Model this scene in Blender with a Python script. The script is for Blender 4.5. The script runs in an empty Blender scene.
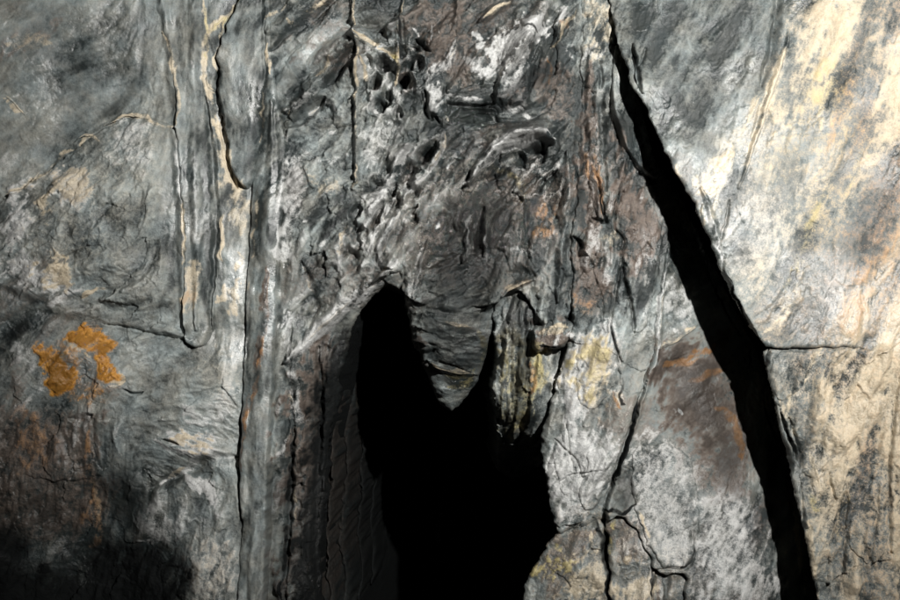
import bpy, math
import numpy as np
R_ = math.radians

# ------------------------------------------------------------------ camera, world, light, exposure
SC = bpy.context.scene
COL = SC.collection
U = 0.003            # metres of rock wall per layout unit
ZC = 1.5             # height of the middle of the wall
CAM_D = 4.0          # camera to wall

cam_d = bpy.data.cameras.new('camera'); cam = bpy.data.objects.new('camera', cam_d); COL.objects.link(cam)
cam.location = (0, -CAM_D, ZC); cam.rotation_euler = (R_(90), 0, 0)
cam_d.sensor_width = 36; cam_d.lens = 36 * CAM_D / (900 * U); cam_d.clip_end = 200; cam_d.clip_start = 0.05
SC.camera = cam

w = bpy.data.worlds.new('World'); SC.world = w; w.use_nodes = True
nt = w.node_tree; bg = nt.nodes['Background']
sky = nt.nodes.new('ShaderNodeTexSky'); sky.sky_type = 'NISHITA'; sky.sun_disc = False
sky.sun_elevation = R_(10); sky.sun_rotation = R_(60)
nt.links.new(sky.outputs[0], bg.inputs[0]); bg.inputs[1].default_value = 0.0006   # deep in a cave: next to nothing

# the one light of the photograph: a hand-held flash up and to the right of the lens
fl_d = bpy.data.lights.new('flash', 'SPOT'); fl = bpy.data.objects.new('flash', fl_d); COL.objects.link(fl)
fl.location = (1.30, -3.75, ZC + 1.15)
fl_d.energy = 1340; fl_d.color = (1.0, 0.98, 0.95); fl_d.shadow_soft_size = 0.045
fl_d.spot_size = R_(66); fl_d.spot_blend = 1.0
from mathutils import Vector
fl.rotation_euler = (Vector((0.42, 0, ZC + 0.58)) - fl.location).to_track_quat('-Z', 'Y').to_euler()

SC.view_settings.view_transform = 'Standard'; SC.view_settings.look = 'None'
SC.view_settings.gamma = 1.0; SC.view_settings.exposure = 0.0; SC.view_settings.use_curve_mapping = False

# ------------------------------------------------------------------ raster over the wall (layout units)
Q = 0.85
X0, X1, Y0, Y1 = -155, 1055, -155, 755
NX = int((X1 - X0) / Q) + 1; NY = int((Y1 - Y0) / Q) + 1
xs = X0 + np.arange(NX) * Q; ys = Y0 + np.arange(NY) * Q
GX, GY = np.meshgrid(xs, ys)
rng = np.random.default_rng(7)
fx = np.fft.rfftfreq(NX)[None, :]; fy = np.fft.fftfreq(NY)[:, None]
F2 = fx * fx + fy * fy
def blur(a, s):
    s = s / Q
    return np.fft.irfft2(np.fft.rfft2(a) * np.exp(-2 * (math.pi * s) ** 2 * F2), s=a.shape)
def noise(s):
    a = blur(rng.standard_normal((NY, NX)), s); a -= a.mean()
    return (a / a.std()).astype(np.float32)
def norm(a):
    a = a - a.mean(); return (a / a.std()).astype(np.float32)
n1, n2, n4, n8, n16, n40 = (noise(s) for s in (0.8, 2, 4, 8, 16, 40))
m4, m8, m16, m40 = (noise(s) for s in (4, 8, 16, 40))
WX = n2 * 0.7 + n4 * 0.8 + n8 * 0.7 + n16 * 1.5; WY = n1 * .3 + m4 * 1.0 + m8 * 0.8 + m16 * 1.5     # warp that makes every outline irregular
def sstep(a, b, v):
    t = np.clip((v - a) / (b - a), 0, 1); return t * t * (3 - 2 * t)

# grain direction (degrees, counter-clockwise from the horizontal) at places on the wall
FLOW = '''60,60,30 20,140,35 60,220,45 110,300,10 190,60,92 190,250,90 230,100,92 230,300,88 260,250,88 255,480,88
300,50,38 320,100,38 320,180,42 330,270,48 300,400,86 300,560,88 380,40,25 380,90,75 395,170,57 380,240,62 450,60,70 440,130,60
470,30,45 520,50,58 470,105,8 520,130,20 500,180,45 540,200,75 500,240,80 450,270,30 450,330,-10 450,380,-14 520,370,84
560,60,70 592,150,88 630,250,86 580,280,80 580,400,72 580,480,65 640,380,78 700,300,30 700,360,26 690,440,40 660,500,60 740,540,62
640,60,72 700,80,63 740,160,60 830,100,70 800,260,62 880,260,62 800,420,78 850,450,84 890,560,88 60,380,40 60,450,78 150,370,15
190,440,-25 120,560,60 200,560,70 400,480,86 480,520,84 560,570,60 630,580,85'''
F = np.array([[float(v) for v in p.split(',')] for p in FLOW.split()])
cx = np.zeros((NY // 6 + 2, NX // 6 + 2)); cy = cx.copy()
gx, gy = np.meshgrid(X0 + np.arange(cx.shape[1]) * 6 * Q, Y0 + np.arange(cx.shape[0]) * 6 * Q)
for x, y, a in F:
    wt = 1 / ((gx - x) ** 2 + (gy - y) ** 2 + 60) ** 1.6
    cx += wt * math.cos(2 * R_(a)); cy += wt * math.sin(2 * R_(a))
ang = 0.5 * np.arctan2(cy, cx)
def up(a):
    iy = np.minimum(np.arange(NY) // 6, a.shape[0] - 1); ix = np.minimum(np.arange(NX) // 6, a.shape[1] - 1)
    return a[np.ix_(iy, ix)]
c2, s2 = blur(up(np.cos(2 * ang)), 6), blur(up(np.sin(2 * ang)), 6)
ANG = (0.5 * np.arctan2(s2, c2) + n16 * 0.07 + n40 * 0.06).astype(np.float32)
DX, DY = np.cos(ANG), -np.sin(ANG)
def lic(src, n, st):
    acc = src.copy(); base_y, base_x = np.mgrid[0:NY, 0:NX].astype(np.float32)
    for sgn in (1, -1):
        px, py = base_x.copy(), base_y.copy(); pdx, pdy = DX * sgn, DY * sgn
        for k in range(n):
            px += pdx * st; py += pdy * st
            ix = np.clip(px, 0, NX - 1).astype(np.int32); iy = np.clip(py, 0, NY - 1).astype(np.int32)
            f = iy * NX + ix
            acc += src.ravel()[f] * (1 - (k + 1) / (n + 1))
            ndx = DX.ravel()[f]; ndy = DY.ravel()[f]
            d = np.sign(ndx * pdx + ndy * pdy); d[d == 0] = 1
            pdx, pdy = ndx * d, ndy * d
    return norm(acc)
L1 = lic(n1, 5, 1.2); L2 = lic(n2 + 0.6 * n4, 7, 2.4); L3 = lic(m4 + 1.2 * m8, 10, 5.0); L4 = lic(m8 + .5 * n4, 18, 6.0)
def facets(cell, ratio, tilt):
    """flat chipped faces, long along the grain: every cell is a small tilted plane"""
    ncx, ncy = int((X1 - X0) / cell) + 8, int((Y1 - Y0) / cell) + 8
    jx, jy, ta, tb, of = rng.random((5, ncy, ncx)).astype(np.float32)
    x = (GX + n2 * .8 + n4 * .6 - X0).astype(np.float32) / cell; y = (GY + n1 * .4 + m4 * .7 - Y0).astype(np.float32) / cell
    ix, iy = x.astype(np.int32) + 3, y.astype(np.int32) + 3
    b1 = np.full(x.shape, 9e9, np.float32); b2 = b1.copy(); hh = np.zeros_like(b1)
    for oy in (-2, -1, 0, 1, 2):
        for ox in (-2, -1, 0, 1, 2):
            cx_, cy_ = np.clip(ix + ox, 0, ncx - 1), np.clip(iy + oy, 0, ncy - 1)
            dx = x - (cx_ - 3 + jx[cy_, cx_]); dy = y - (cy_ - 3 + jy[cy_, cx_])
            al = dx * DX + dy * DY; ac = -dx * DY + dy * DX
            d = (al / ratio) ** 2 + ac * ac
            h = (of[cy_, cx_] - .5) * .5 + ((ta[cy_, cx_] - .5) * al / ratio + (tb[cy_, cx_] - .5) * ac * 1.5) * tilt
            k = d < b1; b2 = np.where(k, b1, np.minimum(b2, d)); hh = np.where(k, h, hh); b1 = np.where(k, d, b1)
    return hh, np.sqrt(b2) - np.sqrt(b1)
FA, FAe = facets(34, 1.9, 1.6); FB, FBe = facets(13, 1.7, 1.6); FC, FCe = facets(25, 1.7, .0)
def terr(f, k):
    g = f * k; i = np.floor(g); return (i + sstep(0.72, 1.0, g - i)) / k
TERR = (terr(L3 + 0.5 * n16 + 0.25 * L2, 1.3) - L3 * 0.6).astype(np.float32)
CRE = (np.abs(L3 + .5 * n8 - .2) * .0095 + np.abs(L2 + .3 * n4) * .0022 + np.abs(L4 + .4 * m8 + .3) * .006).astype(np.float32)   # sharp creases along the grain
RIDGE = (1 - np.abs(L2 + 0.4 * n8)).clip(-1, 1).astype(np.float32)

# ------------------------------------------------------------------ strokes
def pts(s):
    return np.array([[float(v) for v in p.split(',')[:2]] for p in s.split()])
def curve(P, n=6):
    if len(P) < 3: return P
    A = np.vstack([2 * P[0] - P[1], P, 2 * P[-1] - P[-2]]); out = []
    for i in range(1, len(A) - 2):
        p0, p1, p2, p3 = A[i - 1:i + 3]
        for t in np.linspace(0, 1, n, endpoint=False):
            out.append(0.5 * (2 * p1 + (p2 - p0) * t + (2 * p0 - 5 * p1 + 4 * p2 - p3) * t * t + (3 * p1 - p0 - 3 * p2 + p3) * t ** 3))
    out.append(A[-2]); return np.array(out)
def box(P, m):
    a = np.clip(((P.min(0) - m) - (X0, Y0)) / Q, 0, (NX, NY)).astype(int)
    b = np.clip(((P.max(0) + m) - (X0, Y0)) / Q + 1, 0, (NX, NY)).astype(int)
    return slice(a[1], b[1]), slice(a[0], b[0])
def dist(P, sl, wf):
    x = GX[sl] + WX[sl] * wf; y = GY[sl] + WY[sl] * wf
    best = np.full(x.shape, 1e9); tt = np.zeros(x.shape); n = len(P) - 1
    for i in range(n):
        a, b = P[i], P[i + 1]; d = b - a; l2 = d @ d + 1e-9
        t = np.clip(((x - a[0]) * d[0] + (y - a[1]) * d[1]) / l2, 0, 1)
        q = (x - a[0] - t * d[0]) ** 2 + (y - a[1] - t * d[1]) ** 2
        k = q < best; best = np.where(k, q, best); tt = np.where(k, (i + t) / n, tt)
    return np.sqrt(best), tt
def inside(P, x, y):
    r = np.zeros(x.shape, bool); j = len(P) - 1
    for i in range(len(P)):
        (xi, yi), (xj, yj) = P[i], P[j]
        if yi != yj: r ^= ((yi > y) != (yj > y)) & (x < (xj - xi) * (y - yi) / (yj - yi) + xi)
        j = i
    return r
def sdist(P, sl, wf):
    d, _ = dist(np.vstack([P, P[:1]]), sl, wf)
    return np.where(inside(P, GX[sl] + WX[sl] * wf, GY[sl] + WY[sl] * wf), d, -d)
def chaikin(P, n=1):
    for _ in range(n):
        N = np.roll(P, -1, 0); P = np.stack([P * .78 + N * .22, P * .22 + N * .78], 1).reshape(-1, 2)
    return P

FBM = norm(.4 * n1 + .45 * n2 + .5 * n4 + .6 * m8 + .4 * L1 + .5 * L2 + .55 * L3)
MASK = {k: np.zeros((NY, NX), np.float32) for k in ('cream', 'pale', 'yellow', 'rust', 'brown', 'dark', 'tone', 'wet', 'ochre', 'net', 'streak')}
HD = np.zeros((NY, NX), np.float32)           # relief of ridges, cracks and pockets, metres
ROUGH = np.full((NY, NX), .6, np.float32)
def stroke(kind, wd, val, s, taper=True, wf=1.0):
    if kind == 'h': wf = .45
    """a band of mineral along a line; kind 'h' raises or cuts the rock by val millimetres"""
    P = curve(pts(s)); sl = box(P, wd + 8); d, t = dist(P, sl, wf)
    ww = wd * (np.sqrt(np.clip(4 * t * (1 - t), 0.08, 1)) if taper else 1)
    v = sstep(1, 0 if kind in ('h', 'tone') else .3, d / ww)
    if kind == 'h': HD[sl] += v * val * 0.001
    elif kind == 'tone': MASK['tone'][sl] += v * val * 1.35
    else: MASK[kind][sl] = np.maximum(MASK[kind][sl], v * val * (1 + .28 * FBM[sl]).clip(.2, 1.4))
def blob(kind, val, soft, s, wf=1.5, brk=0.0):
    """a patch inside an outline; brk breaks it up along the grain"""
    P = chaikin(pts(s), 2); sl = box(P, soft + 8); d = sdist(P, sl, wf)
    if brk and kind not in ('h', 'tone', 'rough'):
        d = d + FBM[sl] * (brk + min(.5 * soft, 1.5 + .2 * soft)) * (.4 if kind == 'ochre' else 1)
    v = sstep(-soft, soft, d)
    if kind == 'h': HD[sl] += v * val * 0.001
    elif kind == 'rough': ROUGH[sl] = ROUGH[sl] * (1 - v) + v * val
    elif kind == 'tone': MASK['tone'][sl] += v * val
    else: MASK[kind][sl] = np.maximum(MASK[kind][sl], v * val)
def pocket(x, y, rx, ry, a, dep, tone=-0.18):
    """a hollow in honeycombed rock with a thin raised rim"""
    P = np.array([[x, y]]); sl = box(P, max(rx, ry) * 1.9 + 4)
    dx, dy = GX[sl] + WX[sl] * .8 - x, GY[sl] + WY[sl] * .8 - y; c, s = math.cos(R_(a)), math.sin(R_(a))
    r = np.sqrt(((dx * c - dy * s) / rx) ** 2 + ((dx * s + dy * c) / ry) ** 2)
    HD[sl] += -dep * .0017 * sstep(1.05, 0.45, r) + .0035 * np.exp(-((r - 1.12) / .16) ** 2)
    MASK['tone'][sl] += tone * sstep(1.1, .7, r)

def run(text):
    for ln in text.strip().splitlines():
        ln = ln.split('#')[0].strip()
        if not ln: continue
        a = ln.split()
        if a[0] == 'S': stroke(a[1], float(a[2]), float(a[3]), ' '.join(a[4:]))
        elif a[0] == 'B': blob(a[1], float(a[2]), float(a[3]), ' '.join(a[4:]), brk=1.5)
        elif a[0] == 'G': blob(a[1], float(a[2]) * 1.25, float(a[3]), ' '.join(a[4:]), brk=3.5)
        elif a[0] == 'C':      # a crack: a narrow deep cut
            stroke('h', float(a[1]), -float(a[2]), ' '.join(a[3:]), wf=.6)
        elif a[0] == 'P': pocket(*[float(v) for v in a[1:]])

# ---- colours and relief of the left-hand wall, some shade and falloff painted in
run('''
B tone .15 20 0,200 60,160 126,116 180,132 182,220 100,300 0,280
B cream .16 24 0,200 60,160 126,116 180,132 160,200 80,280 0,280
B rough .8 20 0,200 180,130 180,335 60,310 0,270
B rough .3 20 -200,-200 150,-200 160,60 165,110 120,100 60,140 0,180 -200,220
B tone -.14 25 20,0 150,0 150,90 60,110 10,70
S tone 26 .14 0,130 60,95 140,90
S cream 14 .34 10,45 30,38 50,42
S cream 4 .85 3,97 12,104 20,113
S tone 16 .10 110,105 140,100 165,112
S brown 22 .35 0,60 30,35 60,20
S cream 5 .62 2,193 22,186 42,168 52,152 70,146
S cream 4 .72 74,140 82,133 96,140
S cream 3.5 .60 100,124 124,113 145,117 160,125 180,128
S h 6 9 0,196 25,186 50,162 75,141 100,125 126,113 150,119 178,128
G pale .9 10 8,196 26,190 30,215 24,240 8,246 2,225
G cream .7 8 30,205 44,196 52,212 46,228 38,222
G cream .55 10 58,165 72,160 88,172 86,196 74,204 62,190
G pale .85 10 60,160 84,168 84,200 68,206 56,190
G pale .42 14 110,128 150,126 165,150 140,168 110,160
G pale .95 9 4,264 22,262 50,270 72,278 80,290 62,297 40,286 10,278
G cream .8 7 40,262 62,262 78,280 64,292 44,280
S cream 4 .95 80,297 88,292 96,288
S cream 3 .4 88,290 104,286
G tone -.16 16 60,225 110,210 175,215 175,300 120,300 80,270
G tone .10 12 95,150 160,140 170,190 120,200
S tone 10 -.15 0,262 12,282 40,298 80,306
B tone -.20 8 -20,285 10,288 42,302 64,318 58,340 30,347 2,340 -20,335
B tone .16 6 128,312 150,304 178,322 180,334 150,330
S h 12 14 -20,276 20,292 60,308 100,318 140,326 184,338
C 2.4 8 100,324 130,328 158,337 184,341
S h 16 16 100,300 135,296 170,300
B tone .14 8 0,342 30,348 36,372 28,392 6,382
G pale .40 8 0,342 34,350 36,376 20,372 4,356
B brown .55 8 2,356 18,360 22,392 10,410 0,400
B brown .50 9 40,352 80,346 104,366 126,392 90,410 50,402
S brown 12 .55 30,430 50,440 84,428 110,412
B tone .12 10 122,346 178,342 182,360 160,380 140,392 124,372
S brown 7 .8 66,420 78,421 88,418
S h 8 -18 64,421 78,422 90,417
C 2.5 22 122,390 132,393 142,391
S tone 9 -.18 118,388 150,384 172,368
B ochre .9 4 66,331 80,324 94,328 106,336 116,346 108,352 96,349 84,349 76,341
B ochre .9 4 34,345 52,343 60,354 66,368 76,374 74,388 64,398 48,396 36,382 40,364
B ochre .9 4 88,352 100,350 108,362 118,374 122,382 108,382 96,374
G ochre .35 9 50,340 76,342 84,362 82,384 72,372
S cream 3.5 .8 110,384 118,384 124,380 120,372
S cream 3 .7 82,354 88,360
S cream 3 .6 68,332 72,344 84,350
G dark .38 3 44,350 70,360 70,392 46,390
G dark .34 3 72,330 112,344 100,350 80,344
G yellow .5 3 36,366 60,372 62,398 44,392
G yellow .4 3 50,344 62,356 56,364
G ochre .35 10 56,398 100,384 110,400 60,410
B tone -.42 40 -160,390 100,420 160,480 150,560 180,640 -160,640
G brown .5 20 -100,420 100,400 110,540 -100,560
G rust .30 8 14,420 30,412 44,430 34,462 18,476 10,450
G brown .60 12 4,410 46,410 60,440 50,480 20,486 4,470
S rust 9 .42 86,432 84,455 80,480 84,505 88,530 84,552 72,560
S cream 5 .40 84,470 86,500 90,530
G rust .35 7 74,520 96,520 98,540 82,546
B dark .62 22 100,468 124,466 144,482 142,510 134,540 116,538 100,520 96,490
B dark .6 22 14,492 36,500 42,530 34,556 20,540
B dark .95 30 -160,560 20,575 40,590 70,552 110,545 150,548 178,546 180,570 176,610 180,760 -160,760
B dark .8 20 -160,500 5,520 20,600 -160,620
G pale 1.0 6 158,432 200,430 214,440 206,446 180,442
G cream .66 5 172,433 204,432 208,443 186,442
S pale 6 .75 154,441 172,450 194,457 182,470 168,478 154,490
S cream 4 .7 180,468 170,476 158,486
C 3 25 160,441 170,442 176,445
S tone 8 -.30 195,452 215,460 238,460
S h 10 -26 146,492 176,478 205,463 238,458
G pale .9 7 184,482 206,480 218,494 214,512 204,500 192,490
G pale .42 9 142,512 170,508 200,520 196,538 150,546 136,538
S pale 4 .7 126,546 140,546 160,540
B tone -.18 8 180,490 202,492 204,508 182,508
G cream .3 14 176,548 236,542 240,602 186,602
G pale .45 12 176,548 236,542 240,602 186,602
G tone .12 14 170,400 238,380 240,440 180,440
G pale .45 10 190,405 232,392 236,430 206,432 180,428
G tone -.12 18 100,400 160,400 160,440 110,460
''')
# ---- the ribs beside the flake
run('''
B rough .28 5 160,-160 285,-160 285,760 238,760 240,350 160,340
S h 9 12 154,-100 166,40 176,110 181,180 182,260 183,335
S cream 3.5 .75 160,30 166,50 171,66 174,84
S cream 3 .55 174,78 177,100 180,126
S pale 3 .6 188,62 192,72
S pale 4 .55 179,140 181,170 182,200
S cream 2.6 .85 181,205 181,235 181,264
B cream .72 4 183,256 202,258 200,282 196,308 184,310
S cream 4 .9 184,262 198,261
B rust .45 4 186,280 196,280 195,302 187,302
G pale .35 6 184,210 204,214 206,240 190,250
S tone 8 -.13 198,90 203,150 208,220 210,300
S h 6 -14 204,95 210,160 213,220 210,330
S h 9 12 190,-100 192,60 194,160 196,250 197,330
S yellow 5 .62 236,-10 228,8 218,20 205,30
S cream 5.5 .95 238,-12 228,6 216,20 204,31 202,48 202,70 205,84 213,90
S cream 3.2 .7 199,-4 201,14 203,32
S yellow 3 .6 200,2 202,26 203,60
S cream 3 .75 223,12 219,28 218,44 214,56 213,74
S yellow 3 .5 222,14 218,34
B cream .88 4 203,78 214,84 218,120 223,150 230,176 238,188 222,184 217,150 214,112 206,92
S pale 4 .8 216,96 219,125 223,150
B cream .62 6 218,150 226,150 240,190 242,204 222,206
S h 7 -10 214,70 216,110 222,150 234,186
S cream 3 .85 218,218 219,240 220,262 
S cream 4 .55 238,250 240,262 236,272
G cream .55 5 226,286 238,286 238,308 228,310
G cream .40 6 222,206 242,204 240,232 224,228
S cream 3 .85 264,38 264,54 265,70
S cream 2.4 .6 259,88 260,110 257,140
S cream 2.2 .6 254,200 252,230 250,258
S pale 2.5 .55 250,290 246,340 236,350
S pale 2.5 .5 242,330 236,360
S h 8 -9 258,-80 259,60 256,140 251,200 248,280 245,360
S h 10 10 270,100 268,200 263,300 258,400 254,500 252,640
S tone 9 .10 262,150 262,260 258,360 252,470 250,620
S brown 6 .85 266,268 264,300 262,330 256,370 250,398
S rust 3.5 .5 268,280 262,350 252,390 246,420 243,452
S brown 5 .8 246,395 243,430 242,470
S dark 4 .5 266,275 264,320 258,360
G cream .2 8 206,350 236,330 240,400 212,410
''')
# ---- the fluted jamb and hollow, shade painted in as dark, and the top centre
run('''
B streak 1.0 6 498,286 548,290 562,340 552,400 520,468 500,450
B streak .8 14 276,120 360,200 400,250 380,285 300,350 340,340 330,620 262,640 270,300
B tone -.13 12 206,-60 300,-60 300,330 266,640 238,640 244,340 206,330
B streak .6 10 160,-60 280,-60 284,200 264,640 238,640 244,340 180,340
B streak .8 10 575,-30 612,-30 640,180 664,240 650,350 570,330
B streak .7 12 405,240 510,230 500,350 450,410 415,350
B streak .6 16 360,110 560,120 570,300 400,280
B streak .5 12 545,330 640,340 610,520 550,530
B rough 1.0 20 285,-60 640,-60 650,200 620,360 500,470 500,290 400,290 300,330 285,120
B brown .34 20 545,330 640,340 780,480 800,640 560,640
B cream .2 14 560,470 700,570 700,640 540,640
B tone -.24 16 620,420 780,480 800,640 640,640
B tone .12 12 545,330 620,330 620,520 545,520
B rough .8 20 540,320 640,340 640,610 520,610
B net 1.0 10 362,48 400,44 420,52 436,70 426,100 396,122 366,118
B net .85 10 398,130 440,120 436,160 420,190 400,216 392,270 372,276 356,250 338,276 334,250 352,200 372,160
B net .55 10 300,96 340,86 346,120 310,136
B net .5 9 505,146 550,140 560,200 530,206 500,190
B net .45 9 578,60 606,40 608,130 600,220 584,230
B tone -.31 14 360,-20 580,-20 575,280 420,290 440,140 400,100
B tone -.20 14 575,60 620,60 660,230 640,320 580,300
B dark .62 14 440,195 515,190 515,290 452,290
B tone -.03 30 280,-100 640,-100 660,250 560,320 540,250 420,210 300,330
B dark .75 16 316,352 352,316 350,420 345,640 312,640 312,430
G dark .5 9 298,430 316,420 316,640 296,640
G brown .6 9 296,350 320,350 318,640 294,640
G brown .32 20 380,140 560,150 560,300 420,280 400,220
G brown .5 14 410,0 470,-10 480,90 420,60
G brown .4 20 300,-10 350,0 350,80 300,60
G dark .35 16 380,120 470,110 470,150 420,180
G dark .4 12 356,-10 396,-10 394,34 360,34
G dark .35 12 270,70 310,60 350,50 330,90 290,130
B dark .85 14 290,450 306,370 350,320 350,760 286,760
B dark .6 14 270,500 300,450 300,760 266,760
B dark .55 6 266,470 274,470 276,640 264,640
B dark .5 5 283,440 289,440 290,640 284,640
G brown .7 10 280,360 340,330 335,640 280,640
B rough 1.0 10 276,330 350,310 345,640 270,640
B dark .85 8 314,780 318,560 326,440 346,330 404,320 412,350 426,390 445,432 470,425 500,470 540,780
B brown .7 10 310,640 326,440 344,320 430,320 420,640
B streak 1.0 10 316,640 326,440 344,320 430,320 420,640
B tone -.2 10 316,640 326,440 344,320 430,320 420,640
S h 11 36 352,330 348,485 343,640
S h 11 -54 364,330 360,485 355,640
S h 11 48 374,340 370,490 365,640
S h 11 -66 388,360 384,500 379,640
S h 11 42 398,390 394,515 389,640
B dark .60 8 420,640 440,500 470,500 520,640
B pale .62 5 282,134 290,140 298,166 304,190 296,214 288,240 292,262 276,262 274,220 278,180
G brown .55 6 284,168 298,166 302,194 296,210 286,206
S pale 4 .8 284,138 282,165 277,200 275,250
S dark 3 .5 302,165 310,182 300,205
S pale 6 .35 300,150 330,160 352,150
G cream .38 6 316,176 330,170 334,186 322,194
S tone 14 -.22 294,236 320,210 344,184
S h 12 -12 294,238 320,212 346,186
S h 7 9 298,226 322,202 350,182
S pale 3 .8 302,222 306,218
S pale 4.5 .9 322,241 326,243
G dark .35 10 296,248 326,242 340,262 330,300 306,320 294,290
S pale 4 .6 300,262 306,280 310,300
S cream 3 .5 302,268 308,292
S h 9 -16 300,262 310,300 306,330
S pale 10 1.0 392,276 372,286 346,305 322,328 300,348 286,362
S h 11 26 392,272 372,284 346,303 322,326 300,346 284,362
S pale 7 .7 286,340 290,352 292,372 290,410 290,424
S pale 8 .75 288,398 292,420 290,426
S h 5 10 291,330 292,380 291,424
S dark 2.5 .7 296,421 304,412 308,405
S pale 3 .5 296,424 306,422 318,428
S pale 4 .55 281,440 278,455 277,462
S dark 5 .8 290,430 288,460 285,500 282,560 282,610
S h 6 -26 290,428 287,470 284,540 283,620
S h 6 14 300,430 300,480 300,560
S h 7 -22 316,350 314,420 312,520 312,600
S h 7 12 328,340 322,420 318,500
S cream 2 .65 291,500 292,512 291,526
S cream 2.6 .5 340,398 338,415 337,428
S cream 4 .4 306,492 308,520 306,540
S cream 5 .35 318,438 320,448
S brown 9 .45 318,360 314,400 316,440
B dark .45 8 300,440 330,440 326,600 296,600
B tone -.15 10 294,330 350,310 340,400 330,460 300,440
# upper left panel with slanting strata
S h 12 23 284,110 300,98 318,80 336,58 350,46
S pale 6 .55 284,110 300,98 312,88
S pale 4 .75 292,108 304,98 314,90
S cream 3 .7 316,76 322,70 330,60
S tone 12 -0.33 322,84 336,68 352,46
S h 10 -30 326,82 338,66 352,48
S tone 9 -0.36 284,92 296,82 304,70
S tone 12 -0.30 268,44 290,28 310,12 330,0
S h 9 -23 268,46 290,30 312,14 334,-4
S h 12 17 266,30 292,12 312,-4
S cream 3 .6 262,18 264,12 274,6 282,2
S cream 3.4 .6 300,10 314,4 326,-2
S cream 2.2 .5 286,14 290,20 294,18
S tone 22 0.15 276,66 300,50 330,34 346,24
S dark 4 .4 330,92 340,98 352,90
B dark .35 6 284,122 296,120 306,108 318,98 306,122 296,132
S h 9 -42 282,126 298,118 312,104 322,96
P 322 112 17 15 -30 16 -.14
S pale 3.4 .7 314,104 306,114 302,126
S pale 3 .55 312,103 328,101 336,108
S pale 3 .8 329,131 334,128
B rough .5 10 272,50 300,40 346,20 346,44 310,78 280,100
# ridges that run down the middle
S h 5 10 350,-60 351,0 354,30 355,60 356,100 356,130 357,160 352,190
S cream 2.6 .85 351,-5 353,14 355,24
S cream 2.8 .75 354,50 356,75 355,100
S cream 2.2 .5 356,100 356,125 357,150
S cream 2.8 .75 357,158 356,168 352,188
S h 8 -11 346,-10 348,20 349,44
S h 5 11 404,-60 403,0 402,20 398,48 397,70 393,92 390,105
S cream 2.8 .75 404,0 402,14 400,22
S cream 3.2 .8 398,46 397,70 395,85
S pale 4 .9 396,42 397,50
S h 7 -12 404,25 403,45 400,62
S dark 3.5 .6 403,22 402,44 401,60
S h 7 10 459,-60 458,0 456,35 453,52 441,65 430,77 420,88
S pale 7 .66 456,36 451,54 440,66 428,78 420,88
S tone 20 -.12 362,30 380,36 394,30
S h 14 -18 362,22 378,26 394,14
S cream 5 .72 355,36 364,42 376,46 378,50
S h 5 6 355,38 366,44 378,48 396,46
S cream 3.4 .72 378,52 388,54 397,52
S yellow 3 .6 388,54 396,56 396,64
S cream 2.6 .6 358,60 364,68 366,78 360,86
S h 4 5 358,58 366,68 366,80 368,92
P 384 64 12 8 -15 24 -.2
P 375 81 8 10 0 20 -.15
P 378 103 10 8 10 20 -.2
P 398 109 6 7 0 16 -.2
P 408 80 8 13 25 22 -.26
P 366 62 5 6 0 10 -.1
P 390 84 4 6 0 8 -.05
P 417 62 10 9 0 14 -.1
S brown 7 .6 376,78 376,88
S brown 6 .55 406,72 412,82 406,92
B tone -.20 6 408,22 424,16 442,26 444,46 432,54 412,46
S h 15 14 426,34 428,40
S pale 2.5 .9 414,32 420,38
S pale 2.5 .8 434,26 436,36
C 3 22 416,40 424,46 432,50
C 4 24 425,89 428,96 427,106 430,118 434,114 438,122
S dark 2 .7 425,90 427,104 430,116
B pale .50 8 372,118 392,114 410,118 404,132 386,140 368,146 360,132
G pale .55 8 420,90 440,72 448,90 444,112 434,110 430,92
G pale .45 8 364,140 388,142 384,160 372,166 362,156
# slanting strands of pale rock with hollows between
S h 8 22 440,140 436,156 424,176 410,192 404,204
S pale 5 0.96 441,140 438,156 426,174 412,188 402,202
S cream 3 .5 442,135 440,150 434,162
S h 8 19 412,138 398,160 386,182 376,200 368,222 362,246
S pale 10 0.93 408,146 396,166 382,188 372,208 366,226
S h 7 12 404,200 394,222 384,240 378,262
S pale 6 1.10 404,196 396,220 386,240 380,258 378,272
S h 5 9 392,196 384,214 374,232
S pale 5 1.02 394,194 386,212 376,230 372,250
P 406 178 9.2 18.7 -22 24 -0.26
S brown 9 .55 410,166 404,184
S brown 6 .6 424,150 428,160
P 423 156 8.0 12.1 -25 16 -0.20
P 392 190 4.6 9.9 -20 16 -0.21
P 378 214 4.6 14.3 -25 20 -0.31
P 389 208 3.4 9.9 -22 16 -0.26
P 355 212 6.9 11.0 -20 22 -0.33
P 361 233 9.2 12.1 0 20 -0.26
P 351 256 10.3 17.6 20 18 -0.20
S brown 8 .6 350,262 350,274
S cream 3.4 .66 346,224 344,240 340,256
S pale 6 0.96 346,232 342,252 338,272
S h 6 8 348,222 342,250 338,270
S dark 4 .5 398,136 390,150 382,168
S h 7 -11 402,134 392,150 380,170
S pale 2.5 1.10 440,222 437,228
S pale 2.5 1.10 354,202 356,202
S h 9 -8 400,204 396,226 392,244 408,250 420,230
C 3.4 30 378,252 378,262 384,270 394,272
S dark 2 .7 378,254 379,264 386,270
S cream 5 .9 374,280 382,274 388,270
S pale 5 1.10 384,278 396,270 402,266
S tone 22 -.18 398,240 420,230 414,260
S brown 16 .35 412,240 402,250
''')
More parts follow.
